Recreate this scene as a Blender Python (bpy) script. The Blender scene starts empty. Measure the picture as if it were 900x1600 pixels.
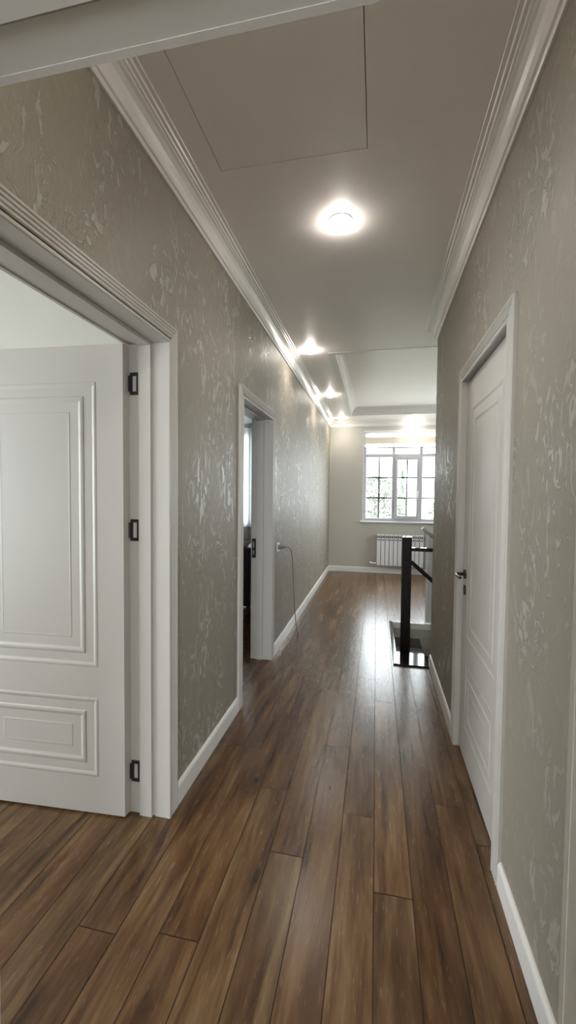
import bpy, math, random
from mathutils import Vector, Matrix
random.seed(7)
SC = bpy.context.scene
COL = SC.collection
PI = math.pi

# ------------------------------------------------------------------ camera
def set_camera():
    cam = bpy.data.cameras.new('camera'); o = bpy.data.objects.new('camera', cam); COL.objects.link(o)
    F, ya, pi_, ro = 660.4, math.radians(11.79), math.radians(-2.237), math.radians(0.57)
    f = Vector((-math.sin(ya)*math.cos(pi_), math.cos(ya)*math.cos(pi_), math.sin(pi_)))
    r = Vector((math.cos(ya), math.sin(ya), 0)); u = r.cross(f)
    r2 = r*math.cos(ro) + u*math.sin(ro); u2 = -r*math.sin(ro) + u*math.cos(ro)
    m = Matrix((r2, u2, -f)).transposed().to_4x4(); m.translation = Vector((0, 0, 1.45))
    o.matrix_world = m
    cam.sensor_fit = 'VERTICAL'; cam.sensor_height = 36.0; cam.lens = 36.0*F/1600.0
    cam.clip_start = 0.02; cam.clip_end = 200
    SC.camera = o
set_camera()

# ------------------------------------------------------------------ world, light, exposure
SKY = 10.0
w = bpy.data.worlds.new('world'); SC.world = w; w.use_nodes = True
bg = w.node_tree.nodes['Background']
bg.inputs[0].default_value = (0.90, 0.945, 1.0, 1); bg.inputs[1].default_value = SKY
vs = SC.view_settings
vs.view_transform = 'Standard'; vs.look = 'None'; vs.gamma = 1.0; vs.use_curve_mapping = False
vs.exposure = 0.78
SC.cycles.max_bounces = 14; SC.cycles.diffuse_bounces = 8; SC.cycles.glossy_bounces = 4
SC.cycles.transparent_max_bounces = 12
SC.cycles.sample_clamp_indirect = 6.0

def portal(loc, nrm, sx, sy):
    l = bpy.data.lights.new('window_portal', 'AREA'); l.shape = 'RECTANGLE'; l.size = sx; l.size_y = sy
    l.cycles.is_portal = True
    o = bpy.data.objects.new('window_portal', l); COL.objects.link(o)
    n = Vector(nrm); zz = -n; yy = Vector((0, 0, 1)); xx = yy.cross(zz)
    m = Matrix((xx, yy, zz)).transposed().to_4x4(); m.translation = Vector(loc); o.matrix_world = m
portal((0.545, 8.50, 1.84), (0, -1, 0), 1.61, 1.70)      # hall window
portal((-3.24, 8.50, 1.80), (0, -1, 0), 1.52, 1.80)      # second room window
portal((-4.50, 0.15, 1.40), (1, 0, 0), 1.90, 2.10)       # first room window
portal((0.35, -3.50, 1.30), (0, 1, 0), 2.30, 2.30)       # added unseen window behind the camera
portal((2.90, 6.70, 1.80), (-1, 0, 0), 1.00, 1.10)       # added unseen side window of the hall

# ------------------------------------------------------------------ materials
def newmat(name):
    m = bpy.data.materials.new(name); m.use_nodes = True
    nt = m.node_tree; return m, nt, nt.nodes['Principled BSDF']
def N(nt, t, **k):
    n = nt.nodes.new(t)
    for a, v in k.items(): setattr(n, a, v)
    return n
def setin(n, **k):
    for a, v in k.items(): n.inputs[a.replace('_', ' ')].default_value = v
def ramp(nt, src, stops):
    r = N(nt, 'ShaderNodeValToRGB'); e = r.color_ramp.elements
    while len(e) < len(stops): e.new(0.5)
    for i, (p, c) in enumerate(stops):
        e[i].position = p; e[i].color = (*c, 1) if len(c) == 3 else c
    nt.links.new(src, r.inputs[0]); return r.outputs[0]
def simple(name, col, rough=0.5, metal=0.0, var=0.03, nscale=8.0, bump=0.0, spec=0.5, bscale=60.0):
    m, nt, b = newmat(name)
    tc = N(nt, 'ShaderNodeTexCoord'); no = N(nt, 'ShaderNodeTexNoise'); setin(no, Scale=nscale, Detail=3.0)
    nt.links.new(tc.outputs['Object'], no.inputs['Vector'])
    lo = tuple(max(0, c*(1-var)) for c in col); hi = tuple(min(1, c*(1+var)) for c in col)
    nt.links.new(ramp(nt, no.outputs['Fac'], [(0.3, lo), (0.7, hi)]), b.inputs['Base Color'])
    setin(b, Roughness=rough, Metallic=metal); b.inputs['Specular IOR Level'].default_value = spec
    if bump:
        n2 = N(nt, 'ShaderNodeTexNoise'); setin(n2, Scale=bscale, Detail=4.0)
        nt.links.new(tc.outputs['Object'], n2.inputs['Vector'])
        bp = N(nt, 'ShaderNodeBump'); setin(bp, Strength=bump, Distance=0.002)
        nt.links.new(n2.outputs['Fac'], bp.inputs['Height']); nt.links.new(bp.outputs[0], b.inputs['Normal'])
    return m

def plaster_mat():
    m, nt, b = newmat('pearl_plaster'); L = nt.links.new
    tc = N(nt, 'ShaderNodeTexCoord')
    mp = N(nt, 'ShaderNodeMapping'); mp.inputs['Scale'].default_value = (1.0, 1.0, 0.55)
    L(tc.outputs['Object'], mp.inputs['Vector'])
    # warp
    wn = N(nt, 'ShaderNodeTexNoise'); setin(wn, Scale=5.0, Detail=2.0); L(mp.outputs[0], wn.inputs['Vector'])
    vm = N(nt, 'ShaderNodeVectorMath', operation='MULTIPLY_ADD')
    L(wn.outputs['Color'], vm.inputs[0]); vm.inputs[1].default_value = (0.16, 0.16, 0.16); L(mp.outputs[0], vm.inputs[2])
    a = N(nt, 'ShaderNodeTexNoise'); setin(a, Scale=15.0, Detail=4.0, Roughness=0.55, Distortion=2.2); L(vm.outputs[0], a.inputs['Vector'])
    plat = ramp(nt, a.outputs['Fac'], [(0.54, (0, 0, 0)), (0.59, (1, 1, 1))])     # trowelled plateaus
    c = N(nt, 'ShaderNodeTexNoise'); setin(c, Scale=26.0, Detail=4.0, Distortion=2.0); L(vm.outputs[0], c.inputs['Vector'])
    rid = ramp(nt, c.outputs['Fac'], [(0.44, (0, 0, 0)), (0.5, (1, 1, 1)), (0.56, (0, 0, 0))])
    msk = N(nt, 'ShaderNodeTexNoise'); setin(msk, Scale=3.5, Detail=1.0); L(mp.outputs[0], msk.inputs['Vector'])
    mk = ramp(nt, msk.outputs['Fac'], [(0.42, (0.15, 0.15, 0.15)), (0.6, (1, 1, 1))])
    h = N(nt, 'ShaderNodeMix', data_type='FLOAT'); h.inputs[0].default_value = 0.2
    L(plat, h.inputs[2]); L(rid, h.inputs[3])
    hm = N(nt, 'ShaderNodeMath', operation='MULTIPLY'); L(h.outputs[0], hm.inputs[0]); L(mk, hm.inputs[1])
    bp = N(nt, 'ShaderNodeBump'); setin(bp, Strength=0.85, Distance=0.006)
    L(hm.outputs[0], bp.inputs['Height']); L(bp.outputs[0], b.inputs['Normal'])
    cm = N(nt, 'ShaderNodeMix', data_type='RGBA'); L(hm.outputs[0], cm.inputs[0])
    cm.inputs[6].default_value = (0.275, 0.247, 0.200, 1); cm.inputs[7].default_value = (0.40, 0.385, 0.34, 1)
    L(cm.outputs[2], b.inputs['Base Color'])
    rr = N(nt, 'ShaderNodeMapRange'); L(hm.outputs[0], rr.inputs[0])
    rr.inputs[3].default_value = 0.58; rr.inputs[4].default_value = 0.28
    L(rr.outputs[0], b.inputs['Roughness'])
    return m

def wood_mat():
    m, nt, b = newmat('oak_laminate'); L = nt.links.new
    at = N(nt, 'ShaderNodeAttribute', attribute_name='plank_seed')
    tc = N(nt, 'ShaderNodeTexCoord')
    off = N(nt, 'ShaderNodeVectorMath', operation='MULTIPLY_ADD')
    L(at.outputs['Color'], off.inputs[0]); off.inputs[1].default_value = (40, 60, 30); L(tc.outputs['Object'], off.inputs[2])
    mp = N(nt, 'ShaderNodeMapping'); mp.inputs['Scale'].default_value = (1.0, 0.10, 1.0); L(off.outputs[0], mp.inputs['Vector'])
    wn = N(nt, 'ShaderNodeTexNoise'); setin(wn, Scale=5.0, Detail=2.0); L(mp.outputs[0], wn.inputs['Vector'])
    vm = N(nt, 'ShaderNodeVectorMath', operation='MULTIPLY_ADD')
    L(wn.outputs['Color'], vm.inputs[0]); vm.inputs[1].default_value = (0.16, 0.06, 0); L(mp.outputs[0], vm.inputs[2])
    g = N(nt, 'ShaderNodeTexNoise'); setin(g, Scale=24.0, Detail=5.0, Roughness=0.6); L(vm.outputs[0], g.inputs['Vector'])
    s = N(nt, 'ShaderNodeTexNoise'); setin(s, Scale=11.0, Detail=3.0, Roughness=0.5); L(vm.outputs[0], s.inputs['Vector'])
    fine = N(nt, 'ShaderNodeTexNoise'); setin(fine, Scale=150.0, Detail=2.0); L(mp.outputs[0], fine.inputs['Vector'])
    base = ramp(nt, g.outputs['Fac'], [(0.30, (0.040, 0.018, 0.007)), (0.44, (0.100, 0.054, 0.023)), (0.56, (0.142, 0.084, 0.040)), (0.72, (0.210, 0.140, 0.074))])
    tone = ramp(nt, s.outputs['Fac'], [(0.32, (0.66, 0.53, 0.44)), (0.48, (1.0, 0.95, 0.90)), (0.68, (1.15, 1.15, 1.15))])
    m1 = N(nt, 'ShaderNodeMix', data_type='RGBA', blend_type='MULTIPLY'); m1.inputs[0].default_value = 0.9
    L(base, m1.inputs[6]); L(tone, m1.inputs[7])
    sep = N(nt, 'ShaderNodeSeparateColor'); L(at.outputs['Color'], sep.inputs[0])
    pt = ramp(nt, sep.outputs[1], [(0.0, (0.78, 0.68, 0.60)), (0.35, (1.0, 0.93, 0.85)), (0.7, (0.86, 0.88, 0.87)), (1.0, (1.15, 1.08, 0.98))])
    m2 = N(nt, 'ShaderNodeMix', data_type='RGBA', blend_type='MULTIPLY'); m2.inputs[0].default_value = 1.0
    L(m1.outputs[2], m2.inputs[6]); L(pt, m2.inputs[7])
    # knots: sparse dark spots
    kp = N(nt, 'ShaderNodeMapping'); kp.inputs['Scale'].default_value = (1.0, 0.45, 1.0); L(off.outputs[0], kp.inputs['Vector'])
    vo = N(nt, 'ShaderNodeTexVoronoi', voronoi_dimensions='2D'); setin(vo, Scale=2.6); L(kp.outputs[0], vo.inputs['Vector'])
    vd = N(nt, 'ShaderNodeMath', operation='ADD'); L(vo.outputs['Distance'], vd.inputs[0])
    sc = N(nt, 'ShaderNodeSeparateColor'); L(vo.outputs['Color'], sc.inputs[0])
    th = N(nt, 'ShaderNodeMath', operation='GREATER_THAN'); L(sc.outputs[0], th.inputs[0]); th.inputs[1].default_value = 0.5
    L(th.outputs[0], vd.inputs[1])
    kn = ramp(nt, vd.outputs[0], [(0.0, (0.15, 0.12, 0.10)), (0.028, (0.30, 0.24, 0.2)), (0.055, (0.68, 0.6, 0.52)), (0.15, (1, 1, 1))])
    m3 = N(nt, 'ShaderNodeMix', data_type='RGBA', blend_type='MULTIPLY'); m3.inputs[0].default_value = 0.8
    L(m2.outputs[2], m3.inputs[6]); L(kn, m3.inputs[7])
    L(m3.outputs[2], b.inputs['Base Color'])
    rr = N(nt, 'ShaderNodeMapRange'); L(fine.outputs['Fac'], rr.inputs[0]); rr.inputs[3].default_value = 0.22; rr.inputs[4].default_value = 0.30
    L(rr.outputs[0], b.inputs['Roughness'])
    bp = N(nt, 'ShaderNodeBump'); setin(bp, Strength=0.08, Distance=0.0006); L(g.outputs['Fac'], bp.inputs['Height']); L(bp.outputs[0], b.inputs['Normal'])
    return m

def glass_mat():
    m = bpy.data.materials.new('window_glass'); m.use_nodes = True; nt = m.node_tree; nt.nodes.clear()
    o = N(nt, 'ShaderNodeOutputMaterial'); t = N(nt, 'ShaderNodeBsdfTransparent'); g = N(nt, 'ShaderNodeBsdfGlossy')
    t.inputs[0].default_value = (0.95, 0.97, 0.96, 1); g.inputs['Roughness'].default_value = 0.02
    no = N(nt, 'ShaderNodeTexNoise'); setin(no, Scale=2.0)
    fr = N(nt, 'ShaderNodeMapRange'); nt.links.new(no.outputs['Fac'], fr.inputs[0]); fr.inputs[3].default_value = 0.006; fr.inputs[4].default_value = 0.010
    mx = N(nt, 'ShaderNodeMixShader'); nt.links.new(fr.outputs[0], mx.inputs[0]); nt.links.new(t.outputs[0], mx.inputs[1]); nt.links.new(g.outputs[0], mx.inputs[2])
    nt.links.new(mx.outputs[0], o.inputs[0]); return m
def fabric_mat(name, col, trans, clear=0.0):
    m = bpy.data.materials.new(name); m.use_nodes = True; nt = m.node_tree; nt.nodes.clear()
    o = N(nt, 'ShaderNodeOutputMaterial'); d = N(nt, 'ShaderNodeBsdfDiffuse'); t = N(nt, 'ShaderNodeBsdfTranslucent')
    tc = N(nt, 'ShaderNodeTexCoord'); no = N(nt, 'ShaderNodeTexNoise'); setin(no, Scale=300.0)
    nt.links.new(tc.outputs['Object'], no.inputs['Vector'])
    c = ramp(nt, no.outputs['Fac'], [(0.3, tuple(x*0.94 for x in col)), (0.7, col)])
    nt.links.new(c, d.inputs[0]); nt.links.new(c, t.inputs[0])
    mx = N(nt, 'ShaderNodeMixShader'); mx.inputs[0].default_value = trans
    nt.links.new(d.outputs[0], mx.inputs[1]); nt.links.new(t.outputs[0], mx.inputs[2]); last = mx
    if clear:
        tr = N(nt, 'ShaderNodeBsdfTransparent'); m2 = N(nt, 'ShaderNodeMixShader'); m2.inputs[0].default_value = clear
        nt.links.new(mx.outputs[0], m2.inputs[1]); nt.links.new(tr.outputs[0], m2.inputs[2]); last = m2
    nt.links.new(last.outputs[0], o.inputs[0]); return m
def emit_mat(name, col, s):
    m, nt, b = newmat(name)
    b.inputs['Base Color'].default_value = (0.9, 0.9, 0.88, 1)
    b.inputs['Emission Color'].default_value = (*col, 1); b.inputs['Emission Strength'].default_value = s
    return m

M = dict(
    plaster=plaster_mat(), wood=wood_mat(), glass=glass_mat(),
    groove=simple('plank_joint', (0.025, 0.014, 0.008), 0.8),
    ceiling=simple('ceiling_paint', (0.86, 0.82, 0.79), 0.42, var=0.01, bump=0.1, spec=0.45),
    farwall=simple('smooth_wallpaper', (0.50, 0.485, 0.43), 0.55, var=0.02, nscale=3, bump=0.25, bscale=90),
    white=simple('white_lacquer', (0.48, 0.455, 0.42), 0.42, var=0.01, nscale=2, spec=0.5),
    crown=simple('white_moulding', (0.76, 0.74, 0.71), 0.36, var=0.01, spec=0.55),
    pvc=simple('white_pvc', (0.80, 0.80, 0.82), 0.3, var=0.01),
    frame_pvc=simple('window_profile', (0.50, 0.50, 0.53), 0.4, var=0.01),
    black=simple('black_hinge_metal', (0.012, 0.012, 0.013), 0.4, var=0.1),
    steel=simple('dark_chrome', (0.30, 0.27, 0.24), 0.16, 1.0, var=0.05),
    darkmetal=simple('dark_bronze_metal', (0.06, 0.045, 0.035), 0.25, 0.8, var=0.1),
    granite=simple('black_granite', (0.012, 0.011, 0.012), 0.07, var=0.5, nscale=180, spec=0.7),
    ebony=simple('dark_stained_wood', (0.014, 0.008, 0.008), 0.4, var=0.3, nscale=20, spec=0.12),
    radiator=simple('radiator_enamel', (0.78, 0.78, 0.79), 0.3, var=0.01),
    dark=simple('dark_cavity', (0.05, 0.05, 0.05), 0.9),  # near-black for muntins and for shade put into colour inside the radiator
    grey=simple('grey_metal', (0.32, 0.33, 0.33), 0.3, 0.7),
    cable=simple('grey_cable', (0.16, 0.16, 0.155), 0.5),
    blind=fabric_mat('blind_fabric', (0.72, 0.68, 0.60), 0.22),
    sheer=fabric_mat('sheer_fabric', (0.86, 0.86, 0.84), 0.6, 0.35),
    curtain=fabric_mat('curtain_fabric', (0.80, 0.84, 0.90), 0.5, 0.1),
    lens=emit_mat('lamp_lens', (1.0, 0.93, 0.84), 75.0),
    chrome=simple('lamp_ring_chrome', (0.75, 0.75, 0.74), 0.2, 1.0),
    darkwood=simple('dark_brown_wood', (0.035, 0.022, 0.018), 0.35, var=0.3, nscale=12),
    leaf=simple('tree_leaves', (0.10, 0.115, 0.085), 0.6, var=0.4, nscale=3),
    leaf2=simple('conifer_leaves', (0.17, 0.23, 0.15), 0.6, var=0.3, nscale=3),
    bark=simple('tree_bark', (0.10, 0.08, 0.06), 0.8, var=0.3),
    ground=simple('garden_ground', (0.36, 0.36, 0.30), 0.9, var=0.3, nscale=1),
)

# ------------------------------------------------------------------ helpers
class MB:
    def __init__(s): s.v = []; s.f = []; s.mi = []; s.cur = 0
    def quad(s, *p):
        i = len(s.v); s.v += [tuple(q) for q in p]; s.f.append(tuple(range(i, i+len(p)))); s.mi.append(s.cur)
    def box(s, x0, x1, y0, y1, z0, z1):
        P = [(x0,y0,z0),(x1,y0,z0),(x1,y1,z0),(x0,y1,z0),(x0,y0,z1),(x1,y0,z1),(x1,y1,z1),(x0,y1,z1)]
        i = len(s.v); s.v += P
        for f in ((0,3,2,1),(4,5,6,7),(0,1,5,4),(1,2,6,5),(2,3,7,6),(3,0,4,7)):
            s.f.append(tuple(i+k for k in f)); s.mi.append(s.cur)
    def bar(s, a, b, wd, ht, up=(0, 0, 1)):
        a = Vector(a); b = Vector(b); d = (b-a).normalized(); r = d.cross(Vector(up)).normalized(); u = r.cross(d)
        i = len(s.v)
        for p in (a, b):
            for (sx, sy) in ((-1,-1),(1,-1),(1,1),(-1,1)): s.v.append(tuple(p + r*sx*wd/2 + u*sy*ht/2))
        for f in ((0,1,2,3),(7,6,5,4),(0,4,5,1),(1,5,6,2),(2,6,7,3),(3,7,4,0)):
            s.f.append(tuple(i+k for k in f)); s.mi.append(s.cur)
    def tube(s, pts, rad, n=8, cap=True):
        pts = [Vector(p) for p in pts]; rs = rad if isinstance(rad, (list, tuple)) else [rad]*len(pts)
        i0 = len(s.v); ref = None
        for k, p in enumerate(pts):
            d = (pts[min(k+1, len(pts)-1)] - pts[max(k-1, 0)]).normalized()
            if ref is None: ref = d.orthogonal().normalized()
            a = (ref - d*ref.dot(d)).normalized(); ref = a; b = d.cross(a)
            for j in range(n):
                t = 2*PI*j/n; s.v.append(tuple(p + (a*math.cos(t)+b*math.sin(t))*rs[k]))
        for k in range(len(pts)-1):
            for j in range(n):
                q = i0+k*n; s.f.append((q+j, q+(j+1)%n, q+n+(j+1)%n, q+n+j)); s.mi.append(s.cur)
        if cap:
            s.f.append(tuple(i0+j for j in reversed(range(n)))); s.mi.append(s.cur)
            q = i0+(len(pts)-1)*n; s.f.append(tuple(q+j for j in range(n))); s.mi.append(s.cur)
    def lathe(s, c, prof, n=24, axis='z', close=True):
        i0 = len(s.v)
        for (r, h) in prof:
            for j in range(n):
                t = 2*PI*j/n; a, b = r*math.cos(t), r*math.sin(t)
                if axis == 'z': p = (c[0]+a, c[1]+b, c[2]+h)
                elif axis == 'x': p = (c[0]+h, c[1]+a, c[2]+b)
                else: p = (c[0]+a, c[1]+h, c[2]+b)
                s.v.append(p)
        for k in range(len(prof)-1):
            for j in range(n):
                q = i0+k*n; s.f.append((q+j, q+(j+1)%n, q+n+(j+1)%n, q+n+j)); s.mi.append(s.cur)
        if close:
            s.f.append(tuple(i0+j for j in reversed(range(n)))); s.mi.append(s.cur)
            q = i0+(len(prof)-1)*n; s.f.append(tuple(q+j for j in range(n))); s.mi.append(s.cur)
    def sweep(s, path, prof, mp, closed=False):
        """path: 2D points; prof: closed loop of (offset to the left of the path, out-of-plane); mitred."""
        n = len(path); P = [Vector(p) for p in path]; i0 = len(s.v); m = len(prof)
        for k in range(n):
            if closed: a, b = P[k-1], P[(k+1) % n]
            else: a, b = (P[k-1] if k else None), (P[k+1] if k < n-1 else None)
            d1 = (P[k]-a).normalized() if a is not None else None
            d2 = (b-P[k]).normalized() if b is not None else None
            if d1 is None: d1 = d2
            if d2 is None: d2 = d1
            n1 = Vector((-d1.y, d1.x)); n2 = Vector((-d2.y, d2.x)); mm = (n1+n2)/(1+n1.dot(n2))
            for (o, wv) in prof:
                q = P[k]+mm*o; s.v.append(tuple(mp(q.x, q.y, wv)))
        for k in range(n if closed else n-1):
            q = i0+k*m; q2 = i0+((k+1) % n)*m
            for j in range(m):
                s.f.append((q+j, q+(j+1) % m, q2+(j+1) % m, q2+j)); s.mi.append(s.cur)
        if not closed:
            s.f.append(tuple(i0+j for j in reversed(range(m)))); s.mi.append(s.cur)
            q = i0+(n-1)*m; s.f.append(tuple(q+j for j in range(m))); s.mi.append(s.cur)
    def build(s, name, mats, parent=None, bevel=0.0, smooth=False, fixn=True):
        me = bpy.data.meshes.new(name); me.from_pydata(s.v, [], s.f); 
        mats = mats if isinstance(mats, (list, tuple)) else [mats]
        for k in mats: me.materials.append(M[k])
        me.polygons.foreach_set('material_index', s.mi)
        me.update()
        if fixn:
            import bmesh
            bm = bmesh.new(); bm.from_mesh(me); bmesh.ops.recalc_face_normals(bm, faces=bm.faces); bm.to_mesh(me); bm.free()
        if smooth:
            me.polygons.foreach_set('use_smooth', [True]*len(me.polygons))
            try: me.set_sharp_from_angle(angle=math.radians(40))
            except Exception: pass
        o = bpy.data.objects.new(name, me); COL.objects.link(o)
        if parent is not None:
            o.parent = parent; o.matrix_parent_inverse = Matrix.Translation(-Vector(parent_loc(parent)))
        if bevel:
            b = o.modifiers.new('bevel', 'BEVEL'); b.width = bevel; b.segments = 2; b.limit_method = 'ANGLE'
        return o
def parent_loc(p):
    l = Vector(p.location)
    return l
def empty(name, loc=(0, 0, 0)):
    o = bpy.data.objects.new(name, None); o.location = loc; o.empty_display_size = 0.1; COL.objects.link(o); return o
def struct(o): o['kind'] = 'structure'; return o
def tag(o, label, cat, group=None, kind=None):
    o['label'] = label; o['category'] = cat
    if group: o['group'] = group
    if kind: o['kind'] = kind
    return o
def subtract(rects, h):
    out = []
    for (a0, a1, b0, b1) in rects:
        x0, x1, y0, y1 = h
        if x1 <= a0 or x0 >= a1 or y1 <= b0 or y0 >= b1: out.append((a0, a1, b0, b1)); continue
        if x0 > a0: out.append((a0, x0, b0, b1))
        if x1 < a1: out.append((x1, a1, b0, b1))
        m0, m1 = max(a0, x0), min(a1, x1)
        if y0 > b0: out.append((m0, m1, b0, y0))
        if y1 < b1: out.append((m0, m1, y1, b1))
    return out
def wall_box(name, mat, axis, c0, c1, a0, a1, z0, z1, holes=(), parent=None):
    """axis 'x': wall slab between x=c0..c1 running along y=a0..a1; axis 'y' the other way"""
    R = [(a0, a1, z0, z1)]
    for h in holes: R = subtract(R, h)
    b = MB()
    for (p0, p1, q0, q1) in R:
        if axis == 'x': b.box(c0, c1, p0, p1, q0, q1)
        else: b.box(p0, p1, c0, c1, q0, q1)
    return struct(b.build(name, mat, parent))

# ------------------------------------------------------------------ dimensions
XL, XR = -0.892, 0.477          # corridor wall faces
YN0, YN1 = 0.38, 0.58           # wall with the doorway the view is taken from
YC = 3.75                       # end of the right wall, hall begins
YF = 8.16                       # far wall
ZC = 2.87                       # ceiling
TOP = 3.25
XH = 2.60                       # right side of the hall
WT = 0.18
XLo = XL-WT
D1 = (0.825, 1.69); D2 = (2.735, 3.56); DR = (1.73, 2.57); DN = (-0.66, 0.246)
HD = 2.10
HOLE = (0.172, 2.45, 3.705, 4.96)
TRAY = (-0.455, 2.15, 4.29, 7.60)
HATCH = (-0.692, -0.06, 1.17, 1.81)
e = 0.022

# ------------------------------------------------------------------ setting
def floor():
    PW, PL = 0.1385, 1.48
    offs = {0: .05, 1: 1.125, 2: .565, 3: .358, -1: .415, -2: .915, -3: .14, -4: .50, -5: 1.23, -6: .80}
    b = MB(); seeds = []
    rnd = random.Random(3)
    for k in range(-28, 20):
        x0 = 0.015+k*PW; x1 = x0+PW
        o = offs.get(k, rnd.random()*PL)
        y = o-PL*3
        while y < YF:
            y0, y1 = max(y, -3.2), min(y+PL, YF)
            if y1 > y0:
                sd = (rnd.random(), rnd.random(), rnd.random(), 1)
                R = [(max(x0, -4.2), min(x1, XH), y0, y1)]
                g = 0.0015
                R = [(a+g, b_-g, c+g, d-g) for (a, b_, c, d) in R if b_-a > 3*g and d-c > 3*g]
                R2 = []
                for r in R: R2 += subtract([r], HOLE)
                for (a, b_, c, d) in R2:
                    b.quad((a, c, 0), (b_, c, 0), (b_, d, 0), (a, d, 0)); seeds.append(sd)
            y += PL
    b.cur = 1
    nb = len(b.f)
    for (a, b_, c, d) in subtract([(-4.4, XH+.2, -3.4, YF+.3)], (HOLE[0]-.03, HOLE[1]+.03, HOLE[2]-.03, HOLE[3]+.03)):
        b.box(a, b_, c, d, -0.2, -0.0025)
    o = b.build('floor', ['wood', 'groove'], fixn=False)
    me = o.data; ca = me.color_attributes.new('plank_seed', 'FLOAT_COLOR', 'CORNER')
    for p in me.polygons:
        sd = seeds[p.index] if p.index < nb else (0, 0, 0, 1)
        for li in p.loop_indices: ca.data[li].color = sd
    return struct(o)
floor()

# ceiling: dropped panels around the tray, hatch opening and lamp cut-outs
LAMPS = [(-0.207, 0.80), (-0.207, 2.245), (-0.662, 4.136), (-0.662, 5.997), (-0.649, 7.80), (0.65, 7.90), (1.95, 7.90)]  # first lamp is unseen, added to brighten the near upper walls and ceiling
def ceiling():
    R = [(-4.2, XH, -3.2, YF)]
    for h in [TRAY, HATCH]: R = subtract(R, h)
    b = MB()
    for (a, b_, c, d) in R: b.box(a, b_, c, d, ZC, ZC+0.03)
    t = TRAY; zt = ZC+0.13
    b.box(t[0]-.03, t[0], t[2], t[3], ZC+.03, zt); b.box(t[1], t[1]+.03, t[2], t[3], ZC+.03, zt)
    b.box(t[0]-.03, t[1]+.03, t[2]-.03, t[2], ZC+.03, zt); b.box(t[0]-.03, t[1]+.03, t[3], t[3]+.03, ZC+.03, zt)
    b.box(t[0]-.03, t[1]+.03, t[2]-.03, t[3]+.03, zt, zt+.02)
    b.box(-4.4, XH+.2, -3.4, YF+.3, TOP-0.05, TOP)
    h = HATCH
    b.box(h[0]-.05, h[1]+.05, h[2]-.05, h[3]+.05, ZC+.06, ZC+.07)
    return struct(b.build('ceiling', 'ceiling'))
ceiling()

wall_box('wall_left', 'plaster', 'x', XLo, XL, YN1, YF, 0, TOP-.05,
         [(D1[0]-e, D1[1]+e, -1, HD+e), (D2[0]-e, D2[1]+e, -1, HD+e)])
wall_box('wall_right', 'plaster', 'x', XR, XR+WT, YN1, YC-.14, 0, TOP-.05, [(DR[0]-e, DR[1]+e, -1, HD+e)])
wall_box('wall_right_end', 'plaster', 'y', YC-.14, YC, XR, XH, 0, TOP-.05)
wall_box('wall_near', 'plaster', 'y', YN0, YN1, XLo, 1.8, 0, TOP-.05, [(DN[0]-e, DN[1]+e, -1, HD+e)])
wall_box('wall_far', 'farwall', 'y', YF, YF+.30, -4.4, XH+.2, -3.2, TOP-.05,
         [(-0.26, 1.35, 0.985, 2.695), (-4.00, -2.48, 0.90, 2.70)])
wall_box('wall_hall_right', 'farwall', 'x', XH, XH+.30, YC-.14, YF, -3.2, TOP-.05, [(6.2, 7.2, 1.25, 2.35)])
wall_box('wall_outer_left', 'farwall', 'x', -4.4, -4.2, -3.4, YF, -.2, TOP-.05, [(-0.8, 1.1, .35, 2.45)])
wall_box('wall_back', 'farwall', 'y', -3.4, -3.2, -4.2, 2.0, -.2, TOP-.05, [(-0.8, 1.5, .15, 2.45)])
wall_box('wall_back_right', 'farwall', 'x', 1.8, 2.0, -3.2, YN1, -.2, TOP-.05)
wall_box('wall_back_left', 'farwall', 'x', XLo, XL, -3.2, YN0, 0, TOP-.05)
wall_box('wall_room_divider', 'farwall', 'y', 2.25, 2.37, -4.2, XLo, 0, TOP-.05)
# closes the room behind the right-hand door
wall_box('wall_side_room', 'farwall', 'y', YN1, YN1+.1, XR+WT, 2.0, 0, TOP-.05)
wall_box('wall_side_room_right', 'farwall', 'x', 1.8, 2.0, YN1+.1, YC-.14, 0, TOP-.05)

# stairwell below floor level
def stairwell():
    x0, x1, y0, y1 = HOLE
    for nm, q in (('wall_stairwell_far', (x0-.1, x1+.1, y1, y1+.12, -3.0, -0.0026)), ('wall_stairwell_near', (x0-.1, x1+.1, y0-.12, y0, -3.0, -0.0026)),
                  ('wall_stairwell_left', (x0-.12, x0, y0, y1, -3.0, -0.0026)), ('wall_stairwell_right', (x1, x1+.12, y0, y1, -3.0, -0.0026)),
                  ('floor_stairwell', (x0-.1, x1+.1, y0-.1, y1+.1, -3.1, -3.0))):
        b = MB(); b.box(*q); struct(b.build(nm, 'farwall'))
    # white edge band at the far rim and the black stone nosing at the near and left rim
    b = MB(); b.box(x0+.035, x1, y1-.016, y1+.012, -0.055, 0.012)
    struct(b.build('trim_1', 'crown', bevel=.003))
    b = MB(); b.box(x0-.004, x0+.034, y0-.004, y1+.012, -0.03, 0.014); b.box(x0+.034, XR+.3, y0-.012, y0+.022, -0.03, 0.014)
    struct(b.build('trim_2', 'granite', bevel=.003))
stairwell()

def smoothprof(pts): return pts
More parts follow.
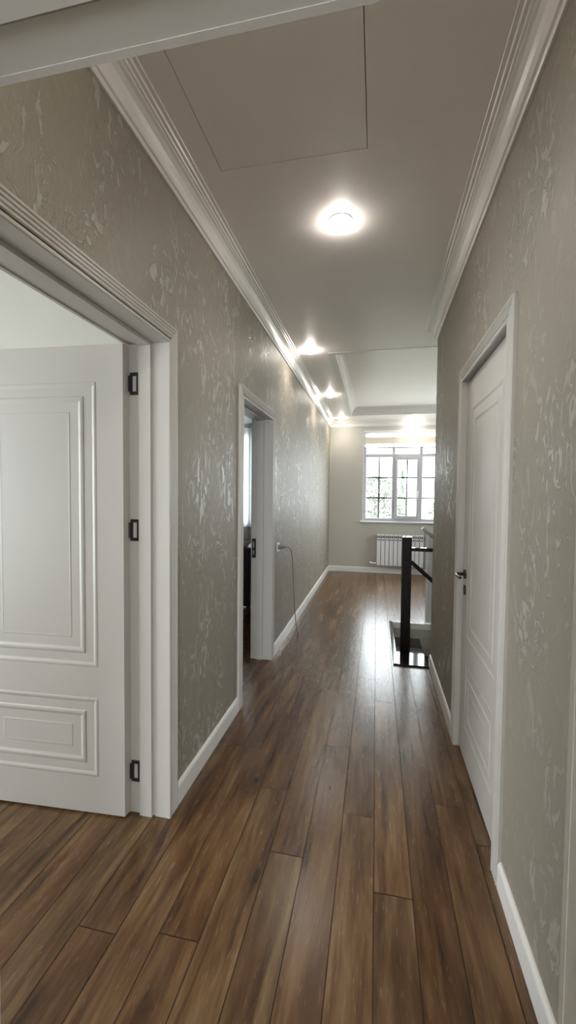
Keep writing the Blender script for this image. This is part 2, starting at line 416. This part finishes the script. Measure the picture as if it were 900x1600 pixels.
# crown moulding: offsets from wall, heights
CROWN = [(0, 2.758), (.010, 2.758), (.014, 2.764), (.014, 2.772), (.022, 2.775), (.024, 2.786), (.020, 2.789), (.021, 2.797),
         (.026, 2.812), (.036, 2.828), (.050, 2.840), (.062, 2.845), (.062, 2.851), (.070, 2.852), (.073, 2.858), (.084, 2.859),
         (.088, 2.866), (.102, 2.867), (.104, ZC), (0, ZC)]
def crowns():
    ident = lambda x, y, z: (x, y, z)
    b = MB()
    # clockwise from the near left corner keeps the room on the right: offset negative
    P = [(-o, z) for (o, z) in CROWN]
    b.sweep([(XL, YN1), (XL, YF), (XH, YF), (XH, YC), (XR, YC), (XR, YN1)], P, ident)
    struct(b.build('trim_3', 'crown'))
    # tray moulding
    t = TRAY; z0 = ZC
    T = [(0, z0-.004), (-.03, z0-.004), (-.032, z0-.001), (-.032, z0+.0), (-.0, z0+.0), ]
    b = MB()
    lip = [(.012, z0-.004), (-.045, z0-.004), (-.045, z0), (.0, z0), (.0, z0+.03), (.004, z0+.03), (.012, z0+.012)]
    path = [(t[0], t[2]), (t[1], t[2]), (t[1], t[3]), (t[0], t[3])]     # anticlockwise: inside is on the left
    b.sweep(path, lip, ident, closed=True)
    up = [(0, z0+.045), (.010, z0+.045), (.014, z0+.055), (.022, z0+.062), (.030, z0+.085), (.048, z0+.105), (.066, z0+.110), (.070, z0+.120), (.085, z0+.122), (.088, z0+.1305), (0, z0+.1305)]
    b.sweep(path, up, ident, closed=True)
    struct(b.build('trim_4', 'crown'))
crowns()

BASE = [(0, 0.0005), (.014, 0.0005), (.014, .080), (.0125, .088), (.009, .094), (.005, .099), (0, .100)]
def baseboards():
    ident = lambda x, y, z: (x, y, z)
    P = [(-o, z) for (o, z) in BASE]
    cw = 0.082
    def run(name, path):
        b = MB(); b.sweep(path, P, ident); return struct(b.build(name, 'crown'))
    run('baseboard_left', [(XL, D1[1]+cw), (XL, D2[0]-cw)])
    run('baseboard_left_far', [(XL, D2[1]+cw), (XL, YF), (XH, YF)])
    run('baseboard_right_far', [(XR, YC-.0), (XR, DR[1]+cw)])
    run('baseboard_right', [(XR, DR[0]-cw), (XR, YN1)])
    run('baseboard_near_left', [(DN[0]-cw, YN1), (XL, YN1), (XL, D1[0]-cw)])
baseboards()

# ------------------------------------------------------------------ door frames
def fl(w0=0.0, w1=0.078, d=0.016):
    """fluted casing profile: (offset outward from opening, depth out of the wall)"""
    p = [(w0, 0), (w0, d*.8), (w0+.004, d)]
    x = w0+.014
    for k in range(4):
        p += [(x, d), (x+.003, d-.004), (x+.008, d-.004), (x+.011, d)]; x += .0142
    p += [(w1-.003, d), (w1, d*.7), (w1, 0)]
    return p
LINER = [(.001, .012), (.001, -.060), (.007, -.062), (.007, -.069), (-.010, -.071), (-.010, -.128), (.004, -.131), (.004, -.180), (.021, -.180), (.021, .012)]
LINER_FLAT = [(.001, .012), (.001, -.180), (.021, -.180), (.021, .012)]
def door_frame(name, lo, hi, mp, liner=LINER, both=False):
    root = struct(empty(name, mp((lo+hi)/2, 0, 0)))
    path = [(hi, 0.0005), (hi, HD), (lo, HD), (lo, 0.0005)]     # opening on the left; offset outward = right = negative
    b = MB(); b.sweep(path, [(-o, d) for (o, d) in fl()], mp); b.build('casing', 'white', root)
    if both:
        b = MB(); b.sweep(path, [(-o, -WT-d) for (o, d) in fl()], mp); b.build('casing', 'white', root)
    b = MB(); b.sweep(path, [(-o, d) for (o, d) in liner], mp); b.build('jamb', 'white', root)
    return root
mL = lambda y, z, d: (XL+d, y, z)
mR = lambda y, z, d: (XR-d, y, z)
mN = lambda x, z, d: (x, YN1+d, z)
f1 = door_frame('trim_5', D1[0], D1[1], mL, both=True)
f2 = door_frame('trim_6', D2[0], D2[1], mL)
f3 = door_frame('trim_7', DR[0], DR[1], mR, LINER_FLAT)
f4 = door_frame('trim_8', DN[0], DN[1], mN)
# strike plate on the far jamb of the second opening
b = MB(); b.box(XL-.172, XL-.136, D2[1]-.0015, D2[1]-.0055+.004+.004, .90, 1.07)
b.build('strike_plate', 'black', f2, bevel=.001)
b = MB(); b.box(XL-.164, XL-.150, D2[1]-.004, D2[1]-.0012, .93, .965); b.box(XL-.164, XL-.150, D2[1]-.004, D2[1]-.0012, .99, 1.04)
b.build('latch_recess', 'grey', f2)

# ------------------------------------------------------------------ door leaves
NEST = [(0, 0), (.004, .0035), (.010, .0045), (.016, .001), (.022, -.004), (.060, -.004), (.064, .0015), (.070, .0035), (.076, .0035),
        (.082, -.002), (.088, -.006), (.128, -.006), (.131, -.0035), (.136, -.0035), (.138, -.0045)]
def leaf_mesh(W, T, mp):
    """mp(u, z, d) with d out of the front face"""
    z0, z1 = .010, 2.092
    rects = [(.125, W-.125, .677, 1.935), (.125, W-.125, .178, .538)]
    b = MB()
    for side in (1, -1):
        g = (lambda u, z, d: mp(u, z, d)) if side == 1 else (lambda u, z, d: mp(u, z, -T-d))
        R = [(0, W, z0, z1)]
        for r in rects: R = subtract(R, r)
        for (a, c, p, q) in R: b.quad(g(a, p, 0), g(c, p, 0), g(c, q, 0), g(a, q, 0))
        for (a, c, p, q) in rects:
            prev = None
            for (i, d) in NEST:
                d *= .5
                cur = [g(a+i, p+i, d), g(c-i, p+i, d), g(c-i, q-i, d), g(a+i, q-i, d)]
                if prev:
                    for k in range(4): b.quad(prev[k], prev[(k+1) % 4], cur[(k+1) % 4], cur[k])
                prev = cur
            b.quad(*prev)
    c = [(0, z0), (W, z0), (W, z1), (0, z1)]
    for k in range(4):
        (a, p), (a2, p2) = c[k], c[(k+1) % 4]
        b.quad(mp(a, p, 0), mp(a2, p2, 0), mp(a2, p2, -T), mp(a, p, -T))
    return b
def weld(o):
    import bmesh
    bm = bmesh.new(); bm.from_mesh(o.data); bmesh.ops.remove_doubles(bm, verts=bm.verts, dist=1e-5)
    bmesh.ops.recalc_face_normals(bm, faces=bm.faces); bm.to_mesh(o.data); bm.free()

# left door, opened a quarter turn into its room
ang = math.radians(3.0)
hx, hy = -1.073, 1.647
def mp1(u, z, d): 
    # u away from the hinge towards -X, d towards the viewer (-Y)
    return (hx - u*math.cos(ang) - d*math.sin(ang)*-1*-1, hy - u*math.sin(ang)*1.0 - d*math.cos(ang), z)
d1 = struct(empty('door_1', (hx, hy, 0)))
o = leaf_mesh(0.86, .040, mp1).build('door_leaf', 'white', d1, fixn=False); weld(o)
for zc in (1.932, 1.290, .195):
    b = MB()
    y = D1[1]+.004
    # plate on the rebate with a slot, as a ring of four bars
    X0, X1, h = -1.066, -1.024, .048
    b.box(X0, X0+.011, y-.005, y, zc-h, zc+h); b.box(X1-.011, X1, y-.005, y, zc-h, zc+h)
    b.box(X0+.011, X1-.011, y-.005, y, zc-h, zc-h+.014); b.box(X0+.011, X1-.011, y-.005, y, zc+h-.014, zc+h)
    hg = b.build('hinge', 'black', d1)
    b = MB(); b.tube([(-1.068, y-.007, zc-.034), (-1.068, y-.007, zc+.034)], .006, 10); b.build('knuckle', 'black', hg, smooth=True)
def lever(root, mp, u, z, dirn):
    b = MB(); c = mp(u, z, 0)
    b2 = MB()
    P = lambda uu, zz, dd: mp(u+uu, z+zz, dd)
    def disc(bb, zc, r, d0, d1, sq=1.0):
        n = 20; ring = []
        for (rr, dd) in ((r, d0), (r, d1-.002), (r-.002, d1)):
            ring.append([P(rr*math.cos(2*PI*j/n), zc+rr*sq*math.sin(2*PI*j/n), dd) for j in range(n)])
        for k in range(2):
            for j in range(n): bb.quad(ring[k][j], ring[k][(j+1) % n], ring[k+1][(j+1) % n], ring[k+1][j])
        bb.quad(*ring[2])
    disc(b, 0, .026, -.0005, .010)
    h = b.build('handle', 'darkmetal', root)
    weld(h)
    b = MB(); b.tube([P(0, 0, .008), P(0, 0, .030), P(dirn*.004, 0, .046), P(dirn*.016, 0, .052), P(dirn*.06, 0, .052), P(dirn*.115, 0, .050)], [.010, .009, .009, .009, .0085, .008], 12)
    b.build('lever', 'darkmetal', h, smooth=True)
    b = MB(); disc(b, -.088, .023, -.0005, .008, 1.25)
    k = b.build('keyhole_plate', 'darkmetal', root); weld(k)
# right door, closed
d2 = struct(empty('door_2', (XR+.018, DR[0], 0)))
W2 = DR[1]-DR[0]-.006
mp2 = lambda u, z, d: (XR+.018-d, DR[0]+.003+u, z)
o = leaf_mesh(W2, .040, mp2).build('door_leaf', 'white', d2, fixn=False); weld(o)
lever(d2, mp2, W2-.065, 1.02, -1)
b = MB(); b.box(XR+.060, XR+.075, DR[0], DR[0]+.02, 0.0005, HD-.02); b.box(XR+.060, XR+.075, DR[1]-.02, DR[1], 0.0005, HD-.02); b.box(XR+.060, XR+.075, DR[0], DR[1], HD-.02, HD)
b.build('door_stop', 'white', d2)

# ------------------------------------------------------------------ windows
def window(name, x0, x1, z0, z1, yf, cols, zbar, muntz, mp, sash=None, sill=True, dep=.07):
    """mp(a, d, z): a along the wall, d depth outward from room face"""
    root = struct(empty(name, mp((x0+x1)/2, 0, z0)))
    def bx(b, a0, a1, d0, d1_, q0, q1):
        p = [mp(a, d, q) for a in (a0, a1) for d in (d0, d1_) for q in (q0, q1)]
        xs = [t[0] for t in p]; ys = [t[1] for t in p]; zs = [t[2] for t in p]
        b.box(min(xs), max(xs), min(ys), max(ys), min(zs), max(zs))
    D0, D1_ = .050, .050+dep
    b = MB(); fw = .065
    bx(b, x0, x0+fw, D0, D1_, z0, z1); bx(b, x1-fw, x1, D0, D1_, z0, z1)
    bx(b, x0+fw, x1-fw, D0, D1_, z0, z0+fw-.01); bx(b, x0+fw, x1-fw, D0, D1_, z1-fw, z1)
    if zbar: bx(b, x0+fw, x1-fw, D0, D1_, zbar-.03, zbar+.03)
    edges = [x0+fw]
    for c in cols:
        q1 = z1-fw
        if zbar:
            bx(b, c-.026, c+.026, D0, D1_, z0+fw-.01, zbar-.03); bx(b, c-.026, c+.026, D0, D1_, zbar+.03, q1)
        else: bx(b, c-.026, c+.026, D0, D1_, z0+fw-.01, q1)
        edges += [c-.026, c+.026]
    edges.append(x1-fw)
    b.build('window_frame', 'frame_pvc', root, bevel=.004)
    for k in range(0, len(edges), 2):
        a0, a1 = edges[k], edges[k+1]
        zt = (zbar-.03) if zbar else z1-fw
        zb_ = z0+fw-.01
        if sash == k//2:
            b = MB(); sw = .052
            bx(b, a0, a0+sw, D0-.018, D1_-.01, zb_, zt); bx(b, a1-sw, a1, D0-.018, D1_-.01, zb_, zt)
            bx(b, a0+sw, a1-sw, D0-.018, D1_-.01, zb_, zb_+sw); bx(b, a0+sw, a1-sw, D0-.018, D1_-.01, zt-sw, zt)
            s_ = b.build('sash', 'frame_pvc', root, bevel=.004)
            b = MB(); bx(b, a1-sw+.012, a1-sw+.036, D0-.03, D0-.018, 1.50, 1.56); bx(b, a1-sw+.018, a1-sw+.030, D0-.045, D0-.033, 1.42, 1.55)
            b.build('window_handle', 'pvc', s_, bevel=.003)
            a0 += sw; a1 -= sw; zb_ += sw; zt -= sw
        b = MB(); bx(b, a0-.004, a1+.004, D0+.030, D0+.036, zb_-.004, zt+.004); b.build('glass_pane', 'glass', root)
        if zbar:
            b = MB(); bx(b, edges[k]-.004, edges[k+1]+.004, D0+.030, D0+.036, zbar+.026, z1-fw+.004); b.build('glass_pane', 'glass', root)
        if muntz is not None:
            b = MB()
            for q in muntz: bx(b, a0, a1, D0+.024, D0+.030, q-.013, q+.013)
            cc = (a0+a1)/2; bx(b, cc-.013, cc+.013, D0+.0235, D0+.0305, zb_, zt)
            b.build('muntins', 'dark', root)
    if sill:
        b = MB(); bx(b, x0-.035, x1+.035, -.045, D0, z0-.028, z0); b.build('window_sill', 'pvc', root, bevel=.005)
    # plain white lining of the reveal
    b = MB()
    bx(b, x0, x0+.004, .0, D0, z0, z1); bx(b, x1-.004, x1, .0, D0, z0, z1); bx(b, x0+.004, x1-.004, .0, D0, z1-.004, z1)
    b.build('reveal', 'pvc', root)
    return root
mF = lambda a, d, z: (a, YF+d, z)
window('window_1', -0.26, 1.35, .985, 2.695, YF, [.305, .805], 2.222, (1.807, 1.422), mF, sash=1)
window('window_2', -4.00, -2.48, .90, 2.70, YF, [-3.28], None, None, mF)
window('window_3', -.8, 1.1, .35, 2.45, 0, [.15], None, None, lambda a, d, z: (-4.2-d, a, z))
window('window_4', -.8, 1.5, .15, 2.45, 0, [.35], None, None, lambda a, d, z: (a, -3.2-d, z))  # unseen opening added as daylight fill, enlarged to reach the corridor ceiling
window('window_5', 6.2, 7.2, 1.25, 2.35, 0, [], None, None, lambda a, d, z: (XH+d, a, z))  # unseen opening added to light the hall, sized by its effect

# day-night blind on the hall window
bl = tag(empty('roller_blind', (.545, YF+.02, 2.69)), 'white and beige striped day-night roller blind drawn a little down over the hall window', 'blind')
b = MB(); b.box(-.250, 1.340, YF+.004, YF+.040, 2.652, 2.690); b.build('head_rail', 'pvc', bl, bevel=.004)
def strip(z0, z1, mat, nm):
    b = MB(); b.box(-.240, 1.330, YF+.019, YF+.0205, z0, z1); return b.build(nm, mat, bl)
strip(2.562, 2.652, 'sheer', 'sheer_band'); strip(2.440, 2.562, 'blind', 'fabric_band'); strip(2.372, 2.440, 'sheer', 'sheer_band')
b = MB(); b.box(-.243, 1.333, YF+.012, YF+.028, 2.350, 2.372); b.build('bottom_bar', 'grey', bl, bevel=.003)

# ------------------------------------------------------------------ radiator
rd = tag(empty('radiator', (.42, YF-.06, .14)), 'white sectional radiator mounted on the far wall under the window', 'radiator')
sec0 = None; yb, yf_ = YF-.035, YF-.115
for k in range(11):
    x = .018+k*.0765
    if sec0 is None:
        b = MB()
        # front plate, slotted convection top and rear fins
        b.box(x+.005, x+.0715, yf_, yf_+.006, .165, .628)
        b.box(x+.005, x+.0715, yf_, yf_+.006, .650, .676)
        b.box(x+.005, x+.0715, yf_+.006, yf_+.012, .712, .742)
        b.box(x+.005, x+.014, yf_+.001, yf_+.006, .628, .650); b.box(x+.0625, x+.0715, yf_+.001, yf_+.006, .628, .650)
        b.box(x+.005, x+.012, yf_+.003, yf_+.010, .676, .712); b.box(x+.0645, x+.0715, yf_+.003, yf_+.010, .676, .712)
        b.box(x+.034, x+.042, yf_+.006, yb, .150, .735)
        b.box(x+.012, x+.065, yb-.006, yb, .160, .720)
        b.box(x+.008, x+.0685, yf_+.012, yb, .736, .742)
        sec0 = b.build('section', 'radiator', rd, bevel=.0015)
    else:
        s = sec0.copy(); COL.objects.link(s); s.location.x += k*.0765
for zz in (.20, .67):
    b = MB(); b.tube([(.012, YF-.075, zz), (.866, YF-.075, zz)], .018, 12); b.build('header_pipe', 'dark', rd, smooth=True)
b = MB(); b.box(.024, .852, yb-.020, yb-.014, .17, .72); b.build('back_panel', 'dark', rd)  # dark sheet added behind the plates, shade of the gaps put into colour
b = MB(); b.tube([(.012, YF-.075, .20), (-.03, YF-.075, .20)], .012, 12); b.tube([(-.03, YF-.075, .20), (-.055, YF-.075, .20), (-.055, YF-.075, .20)], .016, 12)
v = b.build('valve', 'chrome', rd, smooth=True)
b = MB(); b.tube([(-.055, YF-.075, .20), (-.105, YF-.075, .20)], [.019, .021], 14); b.build('thermostat_knob', 'pvc', v, smooth=True)
b = MB(); b.tube([(-.042, YF-.075, .195), (-.042, YF-.060, .17), (-.042, YF-.02, .165), (-.042, YF-.0005, .165)], .008, 8); b.build('supply_pipe', 'pvc', v, smooth=True)
b = MB(); b.tube([(.885, YF-.075, .80), (.885, YF-.075, .10)], .011, 10); b.tube([(.885, YF-.075, .80), (.885, YF-.0005, .80)], .009, 8)
b.tube([(.862, YF-.075, .20), (.885, YF-.075, .20)], .011, 10); b.tube([(.862, YF-.075, .67), (.885, YF-.075, .67)], .011, 10)
b.build('riser_pipe', 'grey', rd, smooth=True)
b = MB(); b.box(.80, .865, YF-.125, YF-.07, .085, .135); b.build('drain_valve', 'black', rd, bevel=.006)
for xx in (.15, .70):
    b = MB(); b.box(xx, xx+.015, YF-.036, YF-.0005, .60, .66); b.build('bracket', 'pvc', rd)

# ------------------------------------------------------------------ staircase
STEPS = 7
st = tag(empty('staircase', (HOLE[0], 4.33, -.16)), 'black polished granite stair flight sinking into the stairwell beside the dark newel post', 'stairs')
rise, run = .19, .285
for k in range(STEPS):
    x = HOLE[0]+.034+k*run if k else HOLE[0]+.001
    x1 = HOLE[0]+.034+(k+1)*run
    z = -.16-k*rise
    b = MB(); b.box(x, x1+.015, HOLE[2]+.001, HOLE[3]-.018, z-.03, z); b.build('tread', 'granite', st, bevel=.003)
    b = MB(); b.box(x1-.012, x1, HOLE[2]+.001, HOLE[3]-.018, z-rise, z-.03); b.build('riser', 'crown', st)
b = MB(); b.box(HOLE[0]+.001, HOLE[0]+.034, HOLE[2]+.001, HOLE[3]-.018, -.16, -.031); b.build('riser', 'crown', st)

# dark railing with square newel post
ra = tag(empty('stair_railing', (.318, 4.54, -.16)), 'dark stained square newel post with a level rail and a slanting rail on the stairs', 'railing')
px0, px1, py0, py1 = .272, .366, 4.495, 4.589
b = MB(); b.box(px0, px1, py0, py1, -.159, 1.015); b.build('newel_post', 'ebony', ra, bevel=.004)
b = MB(); b.box(px0-.003, px1+.003, py0-.003, py1+.003, 1.015, 1.034); b.build('post_cap', 'granite', ra, bevel=.004)
b = MB(); b.bar((px1, 4.54, .905), (2.40, 4.54, .905), .060, .036); b.build('top_rail', 'granite', ra, bevel=.004)
b = MB(); b.bar((px1-.003, 4.54, .775), (1.05, 4.54, .175), .04, .040); b.build('sloping_rail', 'ebony', ra, bevel=.003)
b = MB(); b.box(1.02, 1.10, 4.50, 4.58, -.538, .886); b.build('newel_post', 'ebony', ra, bevel=.004)

# pale balustrade on the far edge of the stairwell
ba = tag(empty('balustrade', (.57, 5.0, 0)), 'white slatted balustrade with a sloping grey handrail on the far edge of the stairwell', 'railing')
top = lambda x: 1.055-.80*(x-.565)
for k in range(30):
    x = .566+k*.034
    zt = top(x+.03)-.02
    if zt < .06: break
    b = MB(); b.box(x, x+.030, 4.985, 5.003, .014, zt); b.build('slat', 'pvc', ba)
b = MB(); b.box(.566, 1.75, 5.003, 5.012, .014, .10); b.build('bottom_board', 'pvc', ba)
b = MB(); b.bar((.515, 4.995, 1.095), (1.80, 4.995, 1.095-.80*1.285), .045, .035); b.build('handrail', 'grey', ba, bevel=.006)
b = MB(); 
i = 0
b.quad((.566, 5.0035, .10), (1.745, 5.0035, .10), (1.745, 5.0035, .101), (.566, 5.0035, top(.566)-.03))
b.quad((.566, 5.0085, .10), (.566, 5.0085, top(.566)-.03), (1.745, 5.0085, .101), (1.745, 5.0085, .10))
b.build('backing_board', 'pvc', ba, fixn=False)

# ------------------------------------------------------------------ ceiling things
ha = tag(empty('ceiling_hatch', (-.376, 1.49, ZC)), 'flush rectangular access hatch in the corridor ceiling outlined by a thin dark gap', 'hatch')
h = HATCH; b = MB(); b.box(h[0]+.003, h[1]-.003, h[2]+.003, h[3]-.0016, ZC+.0005, ZC+.018); b.build('hatch_panel', 'ceiling', ha)
names = ['ceiling downlight between the near doorway header and the ceiling hatch',
         'large bright round ceiling downlight in the middle of the corridor ceiling, nearest the hatch',
         'second bright ceiling downlight from the hatch, beside the left crown moulding',
         'third ceiling downlight from the hatch, on the strip left of the tray ceiling',
         'ceiling downlight in the far left corner of the hall ceiling strip',
         'ceiling downlight on the far ceiling strip just above the hall window',
         'ceiling downlight at the far right corner of the hall ceiling']
def make_lamp(x, y, lab):
    r = tag(empty('ceiling_downlight', (x, y, ZC)), lab, 'ceiling light', 'round downlights along the ceiling')
    b = MB(); b.lathe((x, y, ZC), [(.049, -.0002), (.062, -.0002), (.062, -.003), (.058, -.005), (.049, -.005), (.049, -.0002)], 28, close=False)
    b.build('ring', 'pvc', r, smooth=True)
    b = MB(); b.lathe((x, y, ZC), [(.048, -.0005), (.048, -.012), (.042, -.024), (.026, -.033), (.004, -.036)], 24)
    b.build('lamp_lens', 'lens', r, smooth=True)
    l = bpy.data.lights.new('downlight_beam', 'SPOT'); l.energy = 4; l.color = (1.0, .90, .76); l.spot_size = math.radians(140); l.spot_blend = .7; l.shadow_soft_size = .03
    lo = bpy.data.objects.new('downlight_beam', l); COL.objects.link(lo); lo.location = (0, 0, -.055); lo.parent = r
    return r
for (x, y), lab in zip(LAMPS, names): make_lamp(x, y, lab)

# ------------------------------------------------------------------ socket and cord
so = tag(empty('wall_socket', (XL, 3.815, .97)), 'square white wall socket on the left wall just past the second doorway', 'socket')
b = MB(); b.box(XL, XL+.009, 3.775, 3.857, .928, 1.010); b.build('faceplate', 'pvc', so, bevel=.003)
b = MB(); b.lathe((XL+.009, 3.816, .969), [(.024, 0), (.024, .0012), (.021, .0014), (.019, -.004), (.003, -.004)], 20, axis='x'); b.build('socket_well', 'cable', so)
co = tag(empty('power_cord', (XL+.02, 3.816, .969)), 'grey power cord plugged into the wall socket, hanging down and trailing over the floor', 'cord')
b = MB(); b.tube([(XL+.012, 3.816, .969), (XL+.030, 3.816, .969), (XL+.034, 3.816, .969), (XL+.060, 3.818, .971), (XL+.080, 3.820, .973)], [.019, .019, .015, .012, .006], 12)
b.build('plug', 'cable', co, smooth=True)
def catmull(P, n=8):
    out = []; P = [Vector(p) for p in P]; Q = [P[0]]+P+[P[-1]]
    for i in range(1, len(Q)-2):
        for k in range(n):
            t = k/n; a, b_, c, d = Q[i-1], Q[i], Q[i+1], Q[i+2]
            out.append(.5*((2*b_)+(c-a)*t+(2*a-5*b_+4*c-d)*t*t+(3*b_-a-3*c+d)*t**3))
    out.append(P[-1]); return out
pts = [(XL+.080, 3.820, .973), (XL+.100, 3.85, .965), (XL+.112, 3.91, .92), (XL+.114, 3.96, .83), (XL+.114, 4.00, .68), (XL+.115, 4.05, .45), (XL+.117, 4.13, .22), (XL+.118, 4.22, .07), (XL+.117, 4.28, .012),
       (XL+.108, 4.32, .004), (XL+.102, 4.43, .004), (XL+.112, 4.62, .004), (XL+.128, 4.82, .004), (XL+.105, 5.02, .004), (XL+.060, 5.20, .004), (XL+.030, 5.42, .004), (XL+.040, 5.75, .004), (XL+.032, 6.1, .004)]
b = MB(); b.tube(catmull(pts), .0045, 8); b.build('cable', 'cable', co, smooth=True)

# ------------------------------------------------------------------ second room, seen as a sliver
cb = tag(empty('cabinet', (-1.56, 5.1, 0)), 'dark brown cabinet glimpsed through the second doorway, with a pale object on top', 'cabinet')
b = MB(); b.box(-2.35, -1.50, 4.95, 5.40, .08, .78); b.build('body', 'darkwood', cb, bevel=.004)
b = MB(); b.box(-2.37, -1.48, 4.93, 5.42, .78, .805); b.build('top_board', 'darkwood', cb, bevel=.004)
for (x0, x1) in ((-2.34, -1.93), (-1.92, -1.51)):
    b = MB(); b.box(x0, x1, 4.932, 4.95, .10, .77); dd = b.build('door', 'darkwood', cb, bevel=.003)
    b = MB(); b.box(x1-.05, x1-.04, 4.918, 4.932, .40, .52); b.build('handle', 'steel', dd)
for (x, y) in ((-2.32, 4.98), (-1.53, 4.98), (-2.32, 5.37), (-1.53, 5.37)):
    b = MB(); b.box(x-.02, x+.02, y-.02, y+.02, 0.0005, .08); b.build('foot', 'darkwood', cb)
vz = tag(empty('bowl', (-1.61, 5.1, .805)), 'small pale bowl standing on the dark cabinet beyond the second doorway', 'bowl')
b = MB(); b.lathe((-1.61, 5.1, .805), [(.03, .001), (.035, .006), (.07, .05), (.075, .055), (.066, .05), (.03, .012), (.004, .010)], 20); b.build('bowl_body', 'pvc', vz, smooth=True)

cu = tag(empty('curtain', (-3.3, 8.07, .8)), 'pale bluish sheer curtain hanging at the window of the room behind the second doorway', 'curtain')  # sheer cloth added to dim the overbright window behind it
b = MB(); n = 90; f = lambda k: (-4.05+1.62*k/n, 8.07+.022*math.sin(k*.9))
for k in range(n):
    (xa, ya), (xb_, yb_) = f(k), f(k+1)
    b.quad((xa, ya, .82), (xb_, yb_, .82), (xb_, yb_, 2.78), (xa, ya, 2.78))
b.build('curtain_cloth', 'curtain', cu, smooth=True, fixn=False)
b = MB(); b.tube([(-4.12, 8.07, 2.795), (-2.46, 8.07, 2.795)], .012, 10); b.build('curtain_rod', 'grey', cu, smooth=True)

# ------------------------------------------------------------------ outside
b = MB(); b.box(-30, 30, YF+.4, 60, -3.4, -3.3); tag(b.build('garden_ground', 'ground'), 'garden ground far below outside the hall window', 'ground', kind='stuff')
def tree(x, y, z0, ztop, rx, n, mat, lab, leafs=.07, conic=False, seed=1):
    rd_ = random.Random(seed); r = tag(empty('tree', (x, y, -3.3)), lab, 'tree')
    b = MB(); b.tube([(x, y, -3.296), (x, y, (z0-3.3)/2), (x, y, z0+.2), (x-.02, y, z0+(ztop-z0)*.7)], [.14, .11, .07, .02], 10)
    if not conic:
        for k in range(14):
            a = rd_.random()*2*PI; zz = z0+.2+rd_.random()*(ztop-z0)*.5; q = rd_.random()*.6+.3
            b.tube([(x, y, zz), (x+math.cos(a)*rx*q*.5, y+math.sin(a)*rx*q*.5, zz+.3), (x+math.cos(a)*rx*q, y+math.sin(a)*rx*q, zz+.55)], [.03, .018, .006], 6)
    b.build('trunk', 'bark', r, smooth=True)
    b = MB()
    for k in range(n):
        h = rd_.random()
        if conic: R_ = rx*math.sin(PI*min(1, .12+.88*(1-h))*.5)**.8*(.35+.65*rd_.random())*(1 if h < .75 else (1-h)/.25*.9+.1)
        else: R_ = rx*math.sqrt(max(.02, 1-(2*h-1)**2))*rd_.random()**.45
        a = rd_.random()*2*PI; p = Vector((x+R_*math.cos(a), y+R_*math.sin(a), z0+h*(ztop-z0)))
        u = Vector((rd_.uniform(-1, 1), rd_.uniform(-1, 1), rd_.uniform(-.6, .6))).normalized(); v_ = u.orthogonal().normalized()
        s = leafs*rd_.uniform(.6, 1.3)
        b.quad(p-u*s, p+v_*s*.45, p+u*s, p-v_*s*.45)
    b.build('foliage', mat, r, fixn=False)
tree(-.02, 13.2, .2, 2.05, .9, 6500, 'leaf', 'sparse leafy tree outside the left pane of the hall window', .045, seed=2)
tree(.98, 17.0, -2.6, 2.45, .30, 5000, 'leaf2', 'slender green cypress outside the middle pane of the hall window', .06, conic=True, seed=3)
tree(2.15, 16.0, -1.5, 1.25, .75, 2500, 'leaf', 'low bushy tree outside the right pane of the hall window', .06, seed=4)
